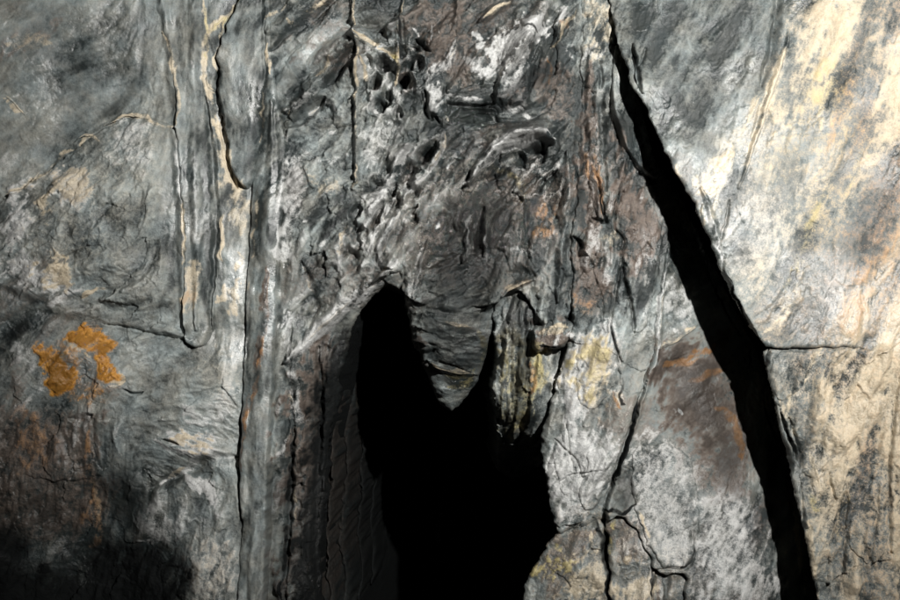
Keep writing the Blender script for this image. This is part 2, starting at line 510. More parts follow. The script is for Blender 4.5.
# ---- the leaf-shaped panel, the lip and the brow over the hollow
run('''
S pale 4 1.17 477,34 486,36 498,42 502,52 500,62 490,72 484,72
B pale 1.08 4 476,32 492,34 510,36 516,46 504,54 496,70 486,76 482,66 492,58 490,44
G pale 0.89 6 508,36 524,22 540,18 552,26 548,34 530,36 516,46
S dark 3 .55 524,30 532,31 540,33
B pale 0.65 5 497,100 502,82 514,60 526,42 542,36 530,44 528,80 526,106 508,110
S h 7 25 496,102 502,80 512,60 526,42 540,34
S pale 3 1.20 502,78 508,66 514,56
S cream 2 .5 502,78 508,66
B h 14 3 497,104 503,82 514,60 528,42 528,106
S pale 5 0.78 504,106 520,110 532,118
S rust 5 .6 522,86 514,96 506,104
S brown 9 .7 524,84 514,96 506,106
B tone -.18 4 529,42 552,40 572,46 574,78 556,80 530,78
G brown .4 8 532,50 572,60 574,100 560,120 536,100
G pale 0.57 7 555,42 574,44 572,54 560,54
S rust 2.5 .5 551,54 550,70 548,80
S cream 2.5 .8 574,8 568,16 562,22 556,34 552,44
S h 5 17 578,4 568,16 558,30 552,44
G pale 0.68 5 556,10 566,10 564,18 556,18
S rust 4 .4 558,20 566,24
S cream 2.6 .85 484,18 496,9 510,0
S h 6 15 480,21 496,10 514,-4
S tone 16 -.16 450,38 480,22 500,14
G brown .35 10 446,50 476,46 480,80 456,84
S brown 4 .9 447,65 450,67
S pale 7 0.55 462,52 474,60 484,58
G tone -.20 7 446,80 494,78 494,96 450,100
B tone -.32 5 446,103 492,104 500,112 496,122 470,122 450,118
S dark 2.2 .8 446,102 466,103 488,103
C 2.6 26 446,102 466,103 490,103
B h -16 4 446,104 492,105 502,114 494,122 452,120
S pale 3 0.65 446,94 470,95 486,95
S cream 3 .35 446,110 448,122
S brown 8 .45 544,108 552,114 548,118
G dark .5 5 496,118 520,116 540,118 530,126 504,128
# the arched lip with a fringe
S h 11 48 470,184 484,160 496,146 512,138 528,135 542,134 552,140
S pale 10 0.81 470,184 484,162 496,148 510,140 526,138 540,134
S pale 3 1.17 508,136 520,132 540,130 552,134
S pale 3 1.20 480,168 481,172
S h 13 -42 490,176 506,160 524,152 544,148
C 4 26 518,148 524,152 525,166
C 4 28 540,140 544,146 542,160
C 4 26 546,176 540,184 538,192
C 3 20 558,170 548,176 542,184
S dark 4 .6 522,150 526,168
S dark 4 .65 540,140 543,158
S dark 3.4 .6 558,170 547,178 540,186 538,194
S brown 10 .45 532,150 534,166
G pale 0.47 7 528,150 538,146 536,164
S dark 12 .5 456,140 448,156 440,168
S dark 7 .5 474,140 464,158 456,172
S pale 5 0.59 462,138 456,152 448,168
S pale 4 0.52 452,176 444,190 440,200
G tone -.22 8 458,180 484,196 480,250 462,240
B dark .40 7 458,196 478,190 480,214 468,238 458,232
B dark .42 8 500,232 512,232 514,262 502,270
B dark .50 7 474,236 488,232 486,262 474,262
S h 6 20 486,206 486,230 484,256
S pale 2.4 0.65 486,236 486,262
S h 7 20 470,230 466,250 462,262
S pale 4 0.59 474,214 468,240 466,262
G brown .50 10 514,170 548,180 548,230 520,240 510,200
G rust .40 8 524,216 548,210 552,238 530,238
G brown .4 12 544,196 572,190 566,290 548,270
S pale 4 0.52 512,250 526,252 540,248
S dark 5 .5 506,262 520,264 534,262
B dark .3 8 510,262 534,264 534,280 520,280 508,288
S h 8 -8 510,272 524,272 536,276
S cream 5 .45 505,292 514,286 522,283 532,280
S brown 7 .75 504,294 514,286 524,282 534,280
S h 6 20 503,296 514,287 524,282 534,279
S yellow 7 .28 492,160 520,180 520,200
S h 8 17 566,150 568,200 562,250 556,300
S tone 8 -.12 576,160 576,220 574,280
''')
# ---- hanging tooth, curtain, bracket; shade partly painted into tooth and curtain
run('''
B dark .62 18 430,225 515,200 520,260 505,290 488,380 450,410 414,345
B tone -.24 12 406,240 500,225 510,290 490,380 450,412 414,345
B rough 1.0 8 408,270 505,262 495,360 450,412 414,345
B brown .45 8 412,252 440,246 458,262 440,276 416,272
S cream 2.6 .5 444,322 460,326 478,330
S h 5 9 436,320 460,326 482,331
S cream 3.4 .62 430,366 440,372 456,376 476,378
S h 6 16 426,362 440,371 456,376 480,378
S yellow 7 .6 446,380 462,382 474,384
S yellow 8 .5 450,394 466,390 476,372
S yellow 6 .35 482,330 486,350 480,370
S brown 6 .65 414,336 422,344 428,350
S h 9 18 416,334 424,346
S h 5 -12 410,352 424,356 434,350
S h 5 10 430,290 454,296 490,292
S h 5 -9 426,308 454,312 486,306
S h 5 -8 428,344 452,350 480,350
S pale 4 .4 408,262 412,290 409,310
S h 6 10 406,262 410,290 408,312
S pale 6 .45 424,250 420,280 414,296
S h 6 14 428,240 422,268 414,296
G pale .3 6 504,316 520,310 522,360 510,400 502,380
S yellow 9 .75 540,352 540,376 536,392
G yellow .36 8 504,330 542,350 548,400 520,450 504,430
G dark .5 6 512,300 530,300 530,400 516,440
B tone -.15 10 500,290 560,300 556,400 520,460 502,440
S yellow 8 .55 522,380 526,410 516,440
S rust 6 .6 532,362 536,382 530,398
S yellow 5 .5 508,350 506,390 504,430
S dark 5 .6 530,300 528,340 532,420
S dark 5 .6 510,400 512,440
S h 4 9 505,306 507,350 504,420
S h 3 -12 513,330 511,370 514,420
S h 6 12 521,312 524,370 517,440
S h 4 -16 532,318 528,350 531,400
S h 5 10 541,356 537,390 527,436
S cream 6 .5 540,334 552,330 562,326
S cream 3.4 .8 548,328 556,322 566,324
S brown 6 .75 548,340 556,342 566,334
S brown 5 .5 556,312 562,318
G brown .8 5 536,334 570,330 566,346 538,348
S dark 3 .6 540,347 556,346 566,338
''')
# ---- column and buttress right of the middle
run('''
S brown 12 .95 590,60 586,110 592,150 596,190 592,240
G brown .85 8 578,100 592,96 598,140 604,220 586,240 576,180
S rust 6 .55 596,150 600,180 602,210
S rust 5 .5 588,150 590,180
S dark 5 .55 578,110 574,150 578,190
G dark .45 6 574,104 588,104 588,130 576,150
S cream 5 .5 598,8 600,24 606,34
S pale 5 .7 582,56 592,46 604,42
S pale 4 .6 588,52 598,56 608,46
G cream .42 8 584,10 612,10 612,50 590,60
S h 5 13 590,40 588,100 594,160 598,220
S h 5 -16 600,60 603,130 606,190
C 3.4 30 598,172 600,196 604,214 606,220 592,216
S dark 2.2 .8 602,180 601,200 605,218 594,215
C 3.4 30 574,236 581,244 580,256 586,258
S dark 2.2 .8 575,238 582,246 580,257
C 2.6 24 622,178 618,200 615,226 622,240 620,262 616,290 610,320 616,346 622,362
S dark 1.6 .6 622,178 618,200 615,226 622,240
C 2.6 22 622,264 625,280 630,300 634,320 636,336
S dark 6 .72 624,270 625,280
S h 8 -22 624,266 626,286
S dark 2 .6 628,292 633,312 636,334
S dark 2 .5 612,316 616,344 620,360
S h 5 10 610,240 612,280 608,330
G brown .7 14 560,256 600,244 612,290 596,312 566,300
S rust 11 .42 572,292 582,304 592,298
G brown .8 14 606,110 640,180 660,230 640,290 618,240
S cream 6 .35 600,238 612,230 608,250
S pale 7 .30 640,230 648,280 646,340
S pale 2.6 .66 668,256 664,280 661,310 657,346 650,372
S h 5 16 668,250 663,290 659,330 652,366 640,402 628,440 616,480
S tone 10 .08 640,300 642,350 636,390
G pale .95 10 570,334 592,330 600,360 590,410 572,440 556,420 562,380
G yellow .40 14 580,336 596,336 604,366 598,396 584,402 576,380
G cream .7 15 580,336 604,344 612,384 596,410 580,396
S yellow 6 .5 566,362 568,374
G pale .7 10 546,440 572,420 600,440 606,480 590,510 566,530 552,500
G pale .62 9 590,310 612,316 620,370 612,400 600,350
S brown 8 .5 606,400 614,420 620,430
G brown .50 8 600,396 620,388 624,420 612,450 598,420
S rust 3 .6 612,390 616,404 620,410
S dark 3 .55 622,372 620,400 624,404
S dark 3.4 .8 640,396 632,424 624,452 612,486
C 4 34 646,380 638,404 630,428 622,452 612,484 604,512
B dark .55 4 614,490 620,470 628,474 632,500 622,508 612,506
B h -14 4 612,484 620,468 628,474 633,502 622,510 611,508
S dark 4 .75 604,512 612,508 624,512 634,504
C 2 12 556,440 566,452 576,462 582,478 590,470
C 2 12 566,420 568,446 572,470
C 2 12 560,484 574,476 600,470
S brown 2.2 .6 556,440 566,452 576,462 582,478
S brown 2.2 .5 576,462 590,456 600,440
S brown 6 .45 596,440 602,454 596,462
# triangular face
G tone -.14 12 664,270 690,300 720,340 700,330 668,330
B dark .6 24 660,344 700,356 724,340 744,400 750,470 740,500 722,494 700,450 680,420 664,390
S rust 7 .8 664,366 684,362 704,354 722,346
S rust 6 .7 690,384 710,378 728,372
S rust 9 .6 720,410 738,424 744,460
S brown 12 .6 700,400 720,430 735,470
B brown 1.1 22 656,340 700,350 726,336 750,400 756,480 740,506 712,500 690,450 660,410
S cream 2.2 .66 658,348 672,342 684,334 700,326
S h 4 8 656,349 674,341 702,325
S pale 3 .7 674,330 680,334
G pale .42 12 668,262 690,280 694,320 672,318
S pale 2.4 .9 682,410 684,416
G pale .40 14 632,440 660,436 690,450 696,520 684,560 656,566 640,530 628,480
G brown .30 14 640,440 690,444 690,500 656,520
G brown .45 8 622,400 660,390 664,430 630,440
G pale .45 16 690,490 742,500 782,560 790,610 690,610 692,560 700,520
S brown 14 .60 762,508 756,540 764,580 758,612
S brown 8 .5 748,520 742,546
C 2.2 9 693,530 694,548 690,562 680,570 656,569 650,580
S dark 2.2 .75 693,536 693,550 688,563 680,570
S h 7 10 690,530 690,552 682,564
# rocks at the foot
G yellow .55 5 538,576 552,568 564,560 568,574 548,588
S yellow 5 .7 536,578 540,584
S yellow 4 .6 556,548 562,556
G cream .52 7 574,572 592,552 606,560 608,610 566,610
G cream .55 7 616,572 646,570 650,612 614,612
S cream 3 .7 590,534 586,548 580,566
S cream 2.6 .66 638,508 642,522 648,540
S yellow 3 .6 614,514 612,532
S yellow 3 .5 606,540 610,556
G brown .60 9 604,520 640,520 650,564 620,566
G brown .55 8 530,580 560,540 596,528 580,560 560,604
S dark 5 .8 594,520 600,548 606,570 610,612
S dark 3 .6 650,568 651,600
S brown 5 .7 660,572 660,612
S dark 5 .5 670,574 668,612
''')
# ---- the big slab on the right, shade at its top left painted in
run('''
B tone -.02 25 700,170 770,100 790,-60 1100,-200 1100,800 860,800 780,420 760,345 720,250
B tone .02 20 640,-60 780,-60 770,100 720,180 660,110
B rust .36 40 860,120 1100,60 1100,360 840,345 850,260
B rust .22 40 850,-60 1100,-60 1100,120 860,120
B brown .25 40 790,-60 1100,-60 1100,760 860,700 800,345
B tone -.08 30 700,170 790,-60 1100,-200 1100,800 860,800 780,420
B rust .2 30 800,-100 1100,-100 1100,760 870,760 800,345 790,200
B tone .04 30 800,-100 1100,-100 1100,760 870,760 800,345 770,200
B tone -.12 20 622,-60 780,-60 770,40 740,110 690,140 655,100
B cream .22 26 700,190 760,110 790,0 1100,-100 1100,760 860,760 800,470 760,345
B brown .34 26 700,190 760,110 790,0 1100,-100 1100,760 860,760 800,470 760,345
B yellow .22 30 790,40 870,40 850,200 800,300 770,260
B cream .24 30 790,-100 1100,-100 1100,340 840,340 790,250 800,130
B rust .14 30 850,360 1100,360 1100,700 870,640
B cream .32 25 800,352 1100,352 1100,800 850,800 820,560
B rough .42 14 600,-200 1100,-200 1100,760 850,760 760,340 640,100
B tone -.13 16 622,0 770,0 766,60 750,120 700,160 660,120
B tone -.14 12 622,-10 664,0 668,60 650,80 632,50
S tone 9 .14 668,100 690,50 702,10
S tone 12 .18 716,104 734,70 748,40
S pale 10 .40 722,80 736,72 732,90
S pale 3.4 .95 724,50 725,52
S pale 2.2 1 669,88 670,88
S pale 2.2 1 694,98 695,99
S tone 12 .12 714,130 740,96 752,90
C 4 40 639,36 640,54 643,70 646,92
S dark 2.4 .9 639,40 641,60 645,88
C 2.6 14 652,40 648,52 644,60
S h 8 -18 784,-60 782,0 778,26 775,50 768,70 764,84
S dark 3.4 .55 781,0 777,26 773,48 767,70
S cream 4 .92 792,26 786,50 778,72 770,94 764,112 758,130 748,160 736,190
S pale 3.4 .95 786,60 776,80 768,100 762,124 754,150
S cream 3.4 .8 760,92 754,110 746,128
S brown 3.4 .6 770,88 762,112 756,132
S h 4 12 792,26 786,50 776,80 764,112 754,146 738,188
S h 4 -8 768,90 760,116 752,140
G cream .60 18 790,-10 860,-10 866,20 850,40 812,60 800,100 780,140 790,60
G cream .66 16 860,40 880,36 900,70 910,130 890,170 870,120
G yellow .42 14 800,60 840,60 850,90 820,130 806,100
G cream .55 16 806,60 836,60 846,110 826,150 806,110
G pale .40 14 812,36 842,34 846,50 822,54
G tone -.14 12 856,-10 900,-10 910,40 880,34 864,20
G brown .38 12 836,44 860,40 862,60 840,58
S rust 8 .44 848,74 842,100 834,126 826,156
S rust 7 .36 872,60 864,100 852,150
S yellow 5 .45 858,150 852,170 846,190
S rust 12 .40 900,180 888,220 868,260 850,300 838,336
S rust 14 .46 900,210 880,260 862,300 848,340
G cream .58 18 852,240 900,190 1060,180 1060,345 840,345 850,290
S yellow 7 .52 822,196 806,230 796,262 782,296
S cream 7 .6 824,200 808,232 798,260 784,300 776,330
S cream 8 .66 700,182 712,166 728,158 740,152
S pale 12 .66 706,186 724,176 744,170 752,186
G cream .55 10 690,176 724,160 746,168 732,200 716,226 700,208
S pale 5 .8 700,200 708,226 716,250 720,262
G brown .40 14 750,300 800,290 830,320 826,344 764,344
G pale .32 22 720,210 780,190 810,230 790,290 740,290 724,250
G pale .45 14 810,280 850,270 850,310 820,330
G pale .36 14 790,160 830,150 830,190 800,200
S brown 3 .5 724,218 720,230 718,252
S pale 3 1 850,328 852,329
S pale 2.6 1 763,343 765,344
S cream 3 .6 756,332 780,320 790,300
C 2.6 24 724,256 720,272 726,288 738,308 750,330 756,342
S dark 1.6 .8 718,266 726,288 738,308 750,332
S h 6 10 700,190 712,226 718,250
C 2.4 16 728,200 724,226 716,248
# lower slab
B rough .9 8 762,352 900,352 1060,352 1060,760 840,760 800,500
G tone -.06 6 766,352 812,352 806,374 792,400 770,390
C 2.6 20 769,350 766,362 763,378
S dark 1.8 .6 769,350 766,364 764,376
S pale 6 .8 778,360 784,366 780,376
S cream 5 .92 820,350 810,360 804,376 794,392 788,408
S pale 5 .9 812,366 800,384 792,398
G cream .72 16 836,352 900,352 1060,352 1060,560 890,520 872,420 850,480 836,470 832,410
G pale .6 14 840,360 880,372 866,410 846,440 838,400
S tone 14 -.10 828,380 826,430 824,480 830,540
G tone -.16 8 820,400 838,404 832,450 838,480 848,500 838,560 826,540 820,480
S brown 6 .5 878,380 872,420 866,440 862,480
S rust 5 .4 862,420 856,470
C 2.6 22 893,372 891,400 888,430 886,470 886,520 888,560
S dark 1.6 .6 892,376 888,430 886,480 886,510
C 2.2 16 826,470 828,486 832,500
C 2.6 22 848,520 844,550 840,578
S dark 1.5 .6 847,530 843,556 840,578
C 2.2 16 874,480 872,520 866,560
S brown 3 .5 872,470 870,520 866,560
C 3 26 778,404 784,424 792,446 799,468 797,440 788,416
S dark 3 .75 780,408 788,432 797,456 799,468
S pale 6 .95 808,452 814,470 817,484 812,492
S cream 5 .9 806,452 812,474 818,488
S yellow 5 .6 808,494 814,510
S cream 7 .6 780,400 792,420 800,440
S cream 6 .6 806,420 812,400 812,380
S cream 6 .55 806,520 812,560 820,604
C 2.4 20 800,480 802,508 804,528
S cream 4 .7 886,450 890,500 892,560 896,604
S yellow 4 .45 842,540 836,520 850,490
''')
# honeycomb: long pits between thin pale walls
NET = MASK['net'].copy(); rim = sstep(.30, .06, FCe)
PIT = sstep(-.12, .10, FC); NET = NET * (.35 + .65 * PIT)
HD -= NET * .030 * sstep(.08, .5, FCe) - NET * .003 * rim
MASK['pale'] = np.maximum(MASK['pale'], NET * rim * .62); MASK['tone'] += NET * (.06 * rim - .16 * sstep(.2, .5, FCe))
MASK['brown'] = np.maximum(MASK['brown'], NET * sstep(.3, .6, FCe) * sstep(-.3, .8, m16) * .6)
# bands of colour that run with the grain
SLAB = sstep(-10, 30, GX - np.interp(GY, [-150, 0, 100, 200, 340, 450, 600, 750], [600, 625, 650, 690, 755, 785, 815, 860]))
MASK['cream'] = np.clip(MASK['cream'] * (1 + .42 * L4 * SLAB) + SLAB * .10 * sstep(.4, 1.6, L4), 0, 1.1)
MASK['tone'] += L4 * (.05 + .02 * SLAB)
MASK['pale'] = np.maximum(MASK['pale'], (.42 - .1 * SLAB) * sstep(1.1, 2.0, L4 + .4 * L2) * sstep(-.8, .8, n40))
MASK['dark'] = np.maximum(MASK['dark'], .62 * (1 - SLAB) * sstep(1.0, 2.1, -L4 - .3 * n8) * sstep(-.6, .8, m40))
def smear(a, n, st):
    acc = a.copy(); tot = 1.0; by, bx = np.mgrid[0:NY, 0:NX].astype(np.float32)
    for sgn in (1, -1):
        px, py = bx.copy(), by.copy(); ax, ay = DX * sgn, DY * sgn
        for k in range(n):
            px += ax * st; py += ay * st
            f = np.clip(py, 0, NY - 1).astype(np.int32) * NX + np.clip(px, 0, NX - 1).astype(np.int32)
            wt = 1 - (k + 1) / (n + 1); acc += a.ravel()[f] * wt; tot += wt
            nx, ny = DX.ravel()[f], DY.ravel()[f]; d = np.sign(nx * ax + ny * ay); d[d == 0] = 1; ax, ay = nx * d, ny * d
    return acc / tot
for k in ('cream', 'pale', 'rust', 'yellow', 'brown', 'tone'):      # the smooth slab wears its colours in soft bands along the grain
    sm = smear(blur(MASK[k], 2).astype(np.float32), 12, 3.5)
    MASK[k] = (MASK[k] * (1 - .72 * SLAB) + sm * .82 * SLAB).astype(np.float32)
MASK['net'] = ROUGH                         # how coarse the fine relief of the surface is
for k in ('cream', 'pale', 'rust', 'brown', 'yellow', 'ochre'):      # break the bands up along the grain of the rock
    MASK[k] *= (1 + 0.16 * L1 + 0.12 * n2 + 0.10 * n4).clip(.3, 1.4)
MASK['tone'] += 0.44 + (.35 + .65 * ROUGH) * (0.04 * L1 + 0.055 * L2 + 0.045 * n1 + 0.05 * L3 + 0.065 * n16 + 0.05 * n40 + 0.055 * n4 + 0.055 * n8 + 0.035 * n2 + FB * .14 + FA * .14)
STK = MASK['streak']; MASK['tone'] += STK * (.09 * L2 + .05 * L1 + .05 * L4); MASK['pale'] = np.maximum(MASK['pale'], STK * .6 * sstep(.9, 2.0, L2 + .4 * L3))
MASK['dark'] = np.maximum(MASK['dark'], STK * .6 * sstep(1.0, 2.2, -L2 - .4 * L4))
MASK['wet'] += sstep(-.6, 1.2, m16 + .5 * m40 + .3 * n8) * .8 + .75 * np.exp(-((GX - 460) / 170) ** 2 - ((GY - 180) / 220) ** 2)
# thin natural veining everywhere
VE = sstep(.12, .02, np.abs(L2 + .5 * m16 - .9)) * sstep(0, 1.2, n16)
MASK['pale'] = np.maximum(MASK['pale'], VE * .45)
BR = sstep(.9, 2.0, m40 + .6 * L3) * .45
MASK['brown'] = np.maximum(MASK['brown'], BR)

# ------------------------------------------------------------------ materials
def new_mat(name):
    m = bpy.data.materials.new(name); m.use_nodes = True
    return m, m.node_tree, m.node_tree.nodes['Principled BSDF']
def rock_material():
    m, t, b = new_mat('cave_rock'); N = t.nodes; L = t.links
    co = N.new('ShaderNodeTexCoord')
    def nz(scale, detail=6, rough=.6, vec=None):
        n = N.new('ShaderNodeTexNoise'); n.inputs['Scale'].default_value = scale
        n.inputs['Detail'].default_value = detail; n.inputs['Roughness'].default_value = rough
        L.new(vec or co.outputs['Object'], n.inputs['Vector']); return n.outputs['Fac']
    def math_(op, a, b_=None, clamp=False):
        n = N.new('ShaderNodeMath'); n.operation = op; n.use_clamp = clamp
        for i, v in enumerate((a, b_)):
            if v is None: continue
            if isinstance(v, (int, float)): n.inputs[i].default_value = v
            else: L.new(v, n.inputs[i])
        return n.outputs[0]
    def attr(name):
        a = N.new('ShaderNodeAttribute'); a.attribute_name = name
        s = N.new('ShaderNodeSeparateColor'); L.new(a.outputs['Color'], s.inputs[0]); return list(s.outputs) + [a.outputs['Alpha']]
    A, B, C = attr('mineral_a'), attr('mineral_b'), attr('mineral_c')
    fine = nz(230, 5, .65); mid = nz(55, 6, .62); big = nz(12, 7, .68); spk = nz(420, 2, .5)
    jit = math_('ADD', math_('MULTIPLY', math_('SUBTRACT', fine, .5), 1.5), math_('MULTIPLY', math_('SUBTRACT', mid, .5), 1.6))
    var = math_('ADD', .5, math_('MULTIPLY', jit, .95), True)
    def mixc(f, a, c):
        n = N.new('ShaderNodeMix'); n.data_type = 'RGBA'
        L.new(f, n.inputs[0])
        if isinstance(a, tuple): n.inputs[6].default_value = a + (1,)
        else: L.new(a, n.inputs[6])
        if isinstance(c, tuple): n.inputs[7].default_value = c + (1,)
        else: L.new(c, n.inputs[7])
        return n.outputs[2]
    def fac(src, k=1.0, top=.9):
        v = math_('ADD', src, math_('MULTIPLY', math_('MULTIPLY', jit, math_('ADD', .3, math_('MULTIPLY', A[3], .8))), k))
        n = N.new('ShaderNodeMapRange'); n.interpolation_type = 'SMOOTHSTEP'
        n.inputs[1].default_value = .05; n.inputs[2].default_value = .80
        L.new(v, n.inputs[0]); return math_('MULTIPLY', n.outputs[0], math_('MULTIPLY', math_('POWER', math_('MAXIMUM', src, 0), .6), top), True)
    tone = math_('ADD', C[1], math_('MULTIPLY', jit, math_('ADD', .2, math_('MULTIPLY', A[3], .36))), True)
    base = mixc(tone, (.024, .030, .030), (.37, .395, .378))
    # faint cool and warm drift in the slate itself
    drift = N.new('ShaderNodeMapRange'); L.new(big, drift.inputs[0]); drift.inputs[1].default_value = .38; drift.inputs[2].default_value = .62
    warm = mixc(drift.outputs[0], (.92, 1.0, 1.04), (1.07, .99, .90))
    mul = N.new('ShaderNodeMix'); mul.data_type = 'RGBA'; mul.blend_type = 'MULTIPLY'; mul.inputs[0].default_value = .8
    L.new(base, mul.inputs[6]); L.new(warm, mul.inputs[7]); c = mul.outputs[2]
    c = mixc(fac(B[1], 1, .95), c, mixc(var, (.040, .033, .028), (.185, .145, .118)))        # brown
    c = mixc(fac(A[1]), c, mixc(var, (.28, .285, .28), (.66, .66, .64)))         # pale crust
    c = mixc(fac(A[0]), c, mixc(var, (.31, .255, .175), (.66, .575, .43)))             # cream calcite
    c = mixc(fac(B[0], 1, .8), c, mixc(var, (.20, .165, .06), (.56, .48, .22)))             # yellow
    c = mixc(fac(A[2], 1, .8), c, mixc(var, (.14, .065, .03), (.46, .25, .10)))            # rust
    c = mixc(fac(C[2], 1.1, 1.1), c, mixc(var, (.20, .075, .014), (.68, .33, .055)))          # orange ochre
    c = mixc(fac(B[2], .7, 1.12), c, (.011, .012, .012))                                 # dark staining, also shade painted into the hollow
    L.new(c, b.inputs['Base Color'])
    r = math_('SUBTRACT', math_('ADD', .62, math_('MULTIPLY', math_('SUBTRACT', mid, .5), .5)), math_('MULTIPLY', C[0], .36))
    L.new(r, b.inputs['Roughness']); L.new(math_('SUBTRACT', math_('ADD', .45, math_('MULTIPLY', C[0], .4)), math_('MULTIPLY', B[2], .7), True), b.inputs['Specular IOR Level'])
    hgt = math_('ADD', math_('MULTIPLY', mid, .5), math_('ADD', math_('MULTIPLY', fine, .3), math_('MULTIPLY', spk, .12)))
    bp = N.new('ShaderNodeBump'); bp.inputs['Strength'].default_value = .8; bp.inputs['Distance'].default_value = .011
    L.new(math_('MULTIPLY', math_('ADD', A[3], .12), .85), bp.inputs['Strength']); L.new(hgt, bp.inputs['Height']); L.new(bp.outputs[0], b.inputs['Normal'])
    return m
ROCK = rock_material()

# ------------------------------------------------------------------ rock pieces
def tps(ctrl, x, y):
    c = np.array([[float(v) for v in p.split(',')] for p in ctrl.split()])
    P, h = c[:, :2] / 100, c[:, 2]
    x = np.clip(x, -30, 930) / 100; y = np.clip(y, -30, 630) / 100
    def phi(r2): return r2 * np.log(r2 + 1e-9)
    n = len(P); K = phi(((P[:, None] - P[None]) ** 2).sum(-1)) + np.eye(n) * .05
    M = np.zeros((n + 3, n + 3)); M[:n, :n] = K; M[:n, n] = 1; M[:n, n + 1:] = P; M[n, :n] = 1; M[n + 1:, :n] = P.T
    s = np.linalg.solve(M, np.concatenate([h, [0, 0, 0]]))
    o = s[n] + s[n + 1] * x + s[n + 2] * y
    for i in range(n): o = o + s[i] * phi((x - P[i, 0]) ** 2 + (y - P[i, 1]) ** 2)
    return o
def world(px, py, h, sc):
    return np.stack([(px - 450) * U * sc, -h, ZC + (300 - py) * U * sc], -1)
def set_attrs(me, vals):
    for nm, ks in (('mineral_a', ('cream', 'pale', 'rust')), ('mineral_b', ('yellow', 'brown', 'dark')), ('mineral_c', ('wet', 'tone', 'ochre'))):
        a = me.attributes.new(nm, 'FLOAT_COLOR', 'POINT'); n = len(vals['tone'])
        d = np.ones((n, 4), np.float32)
        for i, k in enumerate(ks): d[:, i] = vals[k]
        if nm == 'mineral_a': d[:, 3] = vals['net']
        a.data.foreach_set('color', d.ravel())
def mesh_obj(name, V, Fq, mat, vals=None, parent=None):
    me = bpy.data.meshes.new(name); n, f = len(V), len(Fq)
    me.vertices.add(n); me.vertices.foreach_set('co', np.ascontiguousarray(V, np.float32).ravel())
    me.loops.add(f * 4); me.loops.foreach_set('vertex_index', np.ascontiguousarray(Fq, np.int32).ravel())
    me.polygons.add(f); me.polygons.foreach_set('loop_start', np.arange(f, dtype=np.int32) * 4)
    me.polygons.foreach_set('use_smooth', np.ones(f, bool)); me.update(calc_edges=True)
    if vals is not None: set_attrs(me, vals)
    me.materials.append(mat); me.validate()
    o = bpy.data.objects.new(name, me); COL.objects.link(o)
    if parent is not None: o.parent = parent
    return o
def tag(o, label, cat=None, group=None, kind=None):
    if label: o['label'] = label
    if cat: o['category'] = cat
    if group: o['group'] = group
    if kind: o['kind'] = kind
    return o
COARSE = 4
def axis_pick(lo, hi, coords, a, b):
    i = np.arange(lo, hi); c = coords[lo:hi]
    keep = ((c > a) & (c < b)) | (i % COARSE == 0); keep[0] = keep[-1] = True
    return i[keep]
SCALE = (CAM_D - .08) / CAM_D
HMAP = {}
def piece(name, poly, ctrl, label=None, cat=None, group=None, rough=1.0, edge=4, edge_h=.007, steep=.05, skirt=7, parent=None,
          base=None, mat=None, sc=SCALE, wf=.8, terr_a=1.0, smooth=1, relief=1.0, kind=None, bow=0.0, under=(0, 0), over=None):
    """one mass of rock: an outline on the wall, its depth at a few places, and the relief of the rock on it.
    Its rim rolls over and runs back into the wall behind its neighbours."""
    P = chaikin(pts(poly), smooth); sl = box(P, skirt + 6)
    ky = axis_pick(sl[0].start, sl[0].stop, ys, -12, 612); kx = axis_pick(sl[1].start, sl[1].stop, xs, -12, 912)
    sd = sdist(P, sl, wf)
    if base is not None: h = base[sl] + ctrl
    else:
        h = tps(ctrl, GX[sl], GY[sl]); rg = ROUGH[sl] * rough
        h = h + rg * (L3[sl] * .0020 + CRE[sl] * ROUGH[sl] + TERR[sl] * .0045 * terr_a + L2[sl] * .0012 + n8[sl] * .0020 + n4[sl] * .0013 + L1[sl] * .0006 + n2[sl] * .0009 + n1[sl] * .0005 + (FA[sl] * .022 + FB[sl] * .0075) * ROUGH[sl] + L4[sl] * .004) \
            + n16[sl] * .004 * rough + HD[sl] * relief
    if bow: h = h + bow * np.clip(sd, 0, 40) ** .5
    t = np.clip(sd / edge, 0, 1)
    h = h - edge_h * (1 - np.sqrt(1 - (1 - t) ** 2)) - np.clip(-sd, 0, skirt) * steep
    full = np.full((NY, NX), np.nan, np.float32); full[sl] = np.where(sd > 0, h, np.nan); HMAP[name + (parent.name if parent else '')] = full
    iy = ky - sl[0].start; ix = kx - sl[1].start
    hs = h[np.ix_(iy, ix)]; ds = sd[np.ix_(iy, ix)]
    ok = (ds > -skirt) & ~np.isnan(hs)
    cell = ok[:-1, :-1] & ok[1:, :-1] & ok[:-1, 1:] & ok[1:, 1:]
    used = np.zeros(ok.shape, bool)
    used[:-1, :-1] |= cell; used[1:, :-1] |= cell; used[:-1, 1:] |= cell; used[1:, 1:] |= cell
    idx = np.full(ok.shape, -1); idx[used] = np.arange(used.sum())
    gx_, gy_ = np.meshgrid(xs[kx], ys[ky])
    V = world(gx_[used], gy_[used], hs[used], sc)
    dep = np.clip(-ds[used], 0, skirt) * steep; V[:, 0] += under[0] * dep; V[:, 2] += under[1] * dep      # the rim leans back under the rock
    a, b, c, d = idx[:-1, :-1][cell], idx[:-1, 1:][cell], idx[1:, 1:][cell], idx[1:, :-1][cell]
    vals = {k: m[np.ix_(ky, kx)][used] for k, m in MASK.items()}
    for k, (mul_, add_) in (over or {}).items(): vals[k] = vals[k] * mul_ + add_
    o = mesh_obj(name, V, np.stack([a, d, c, b], 1), mat or ROCK, vals, parent)
    tag(o, label, cat, group, kind)
    return o, full
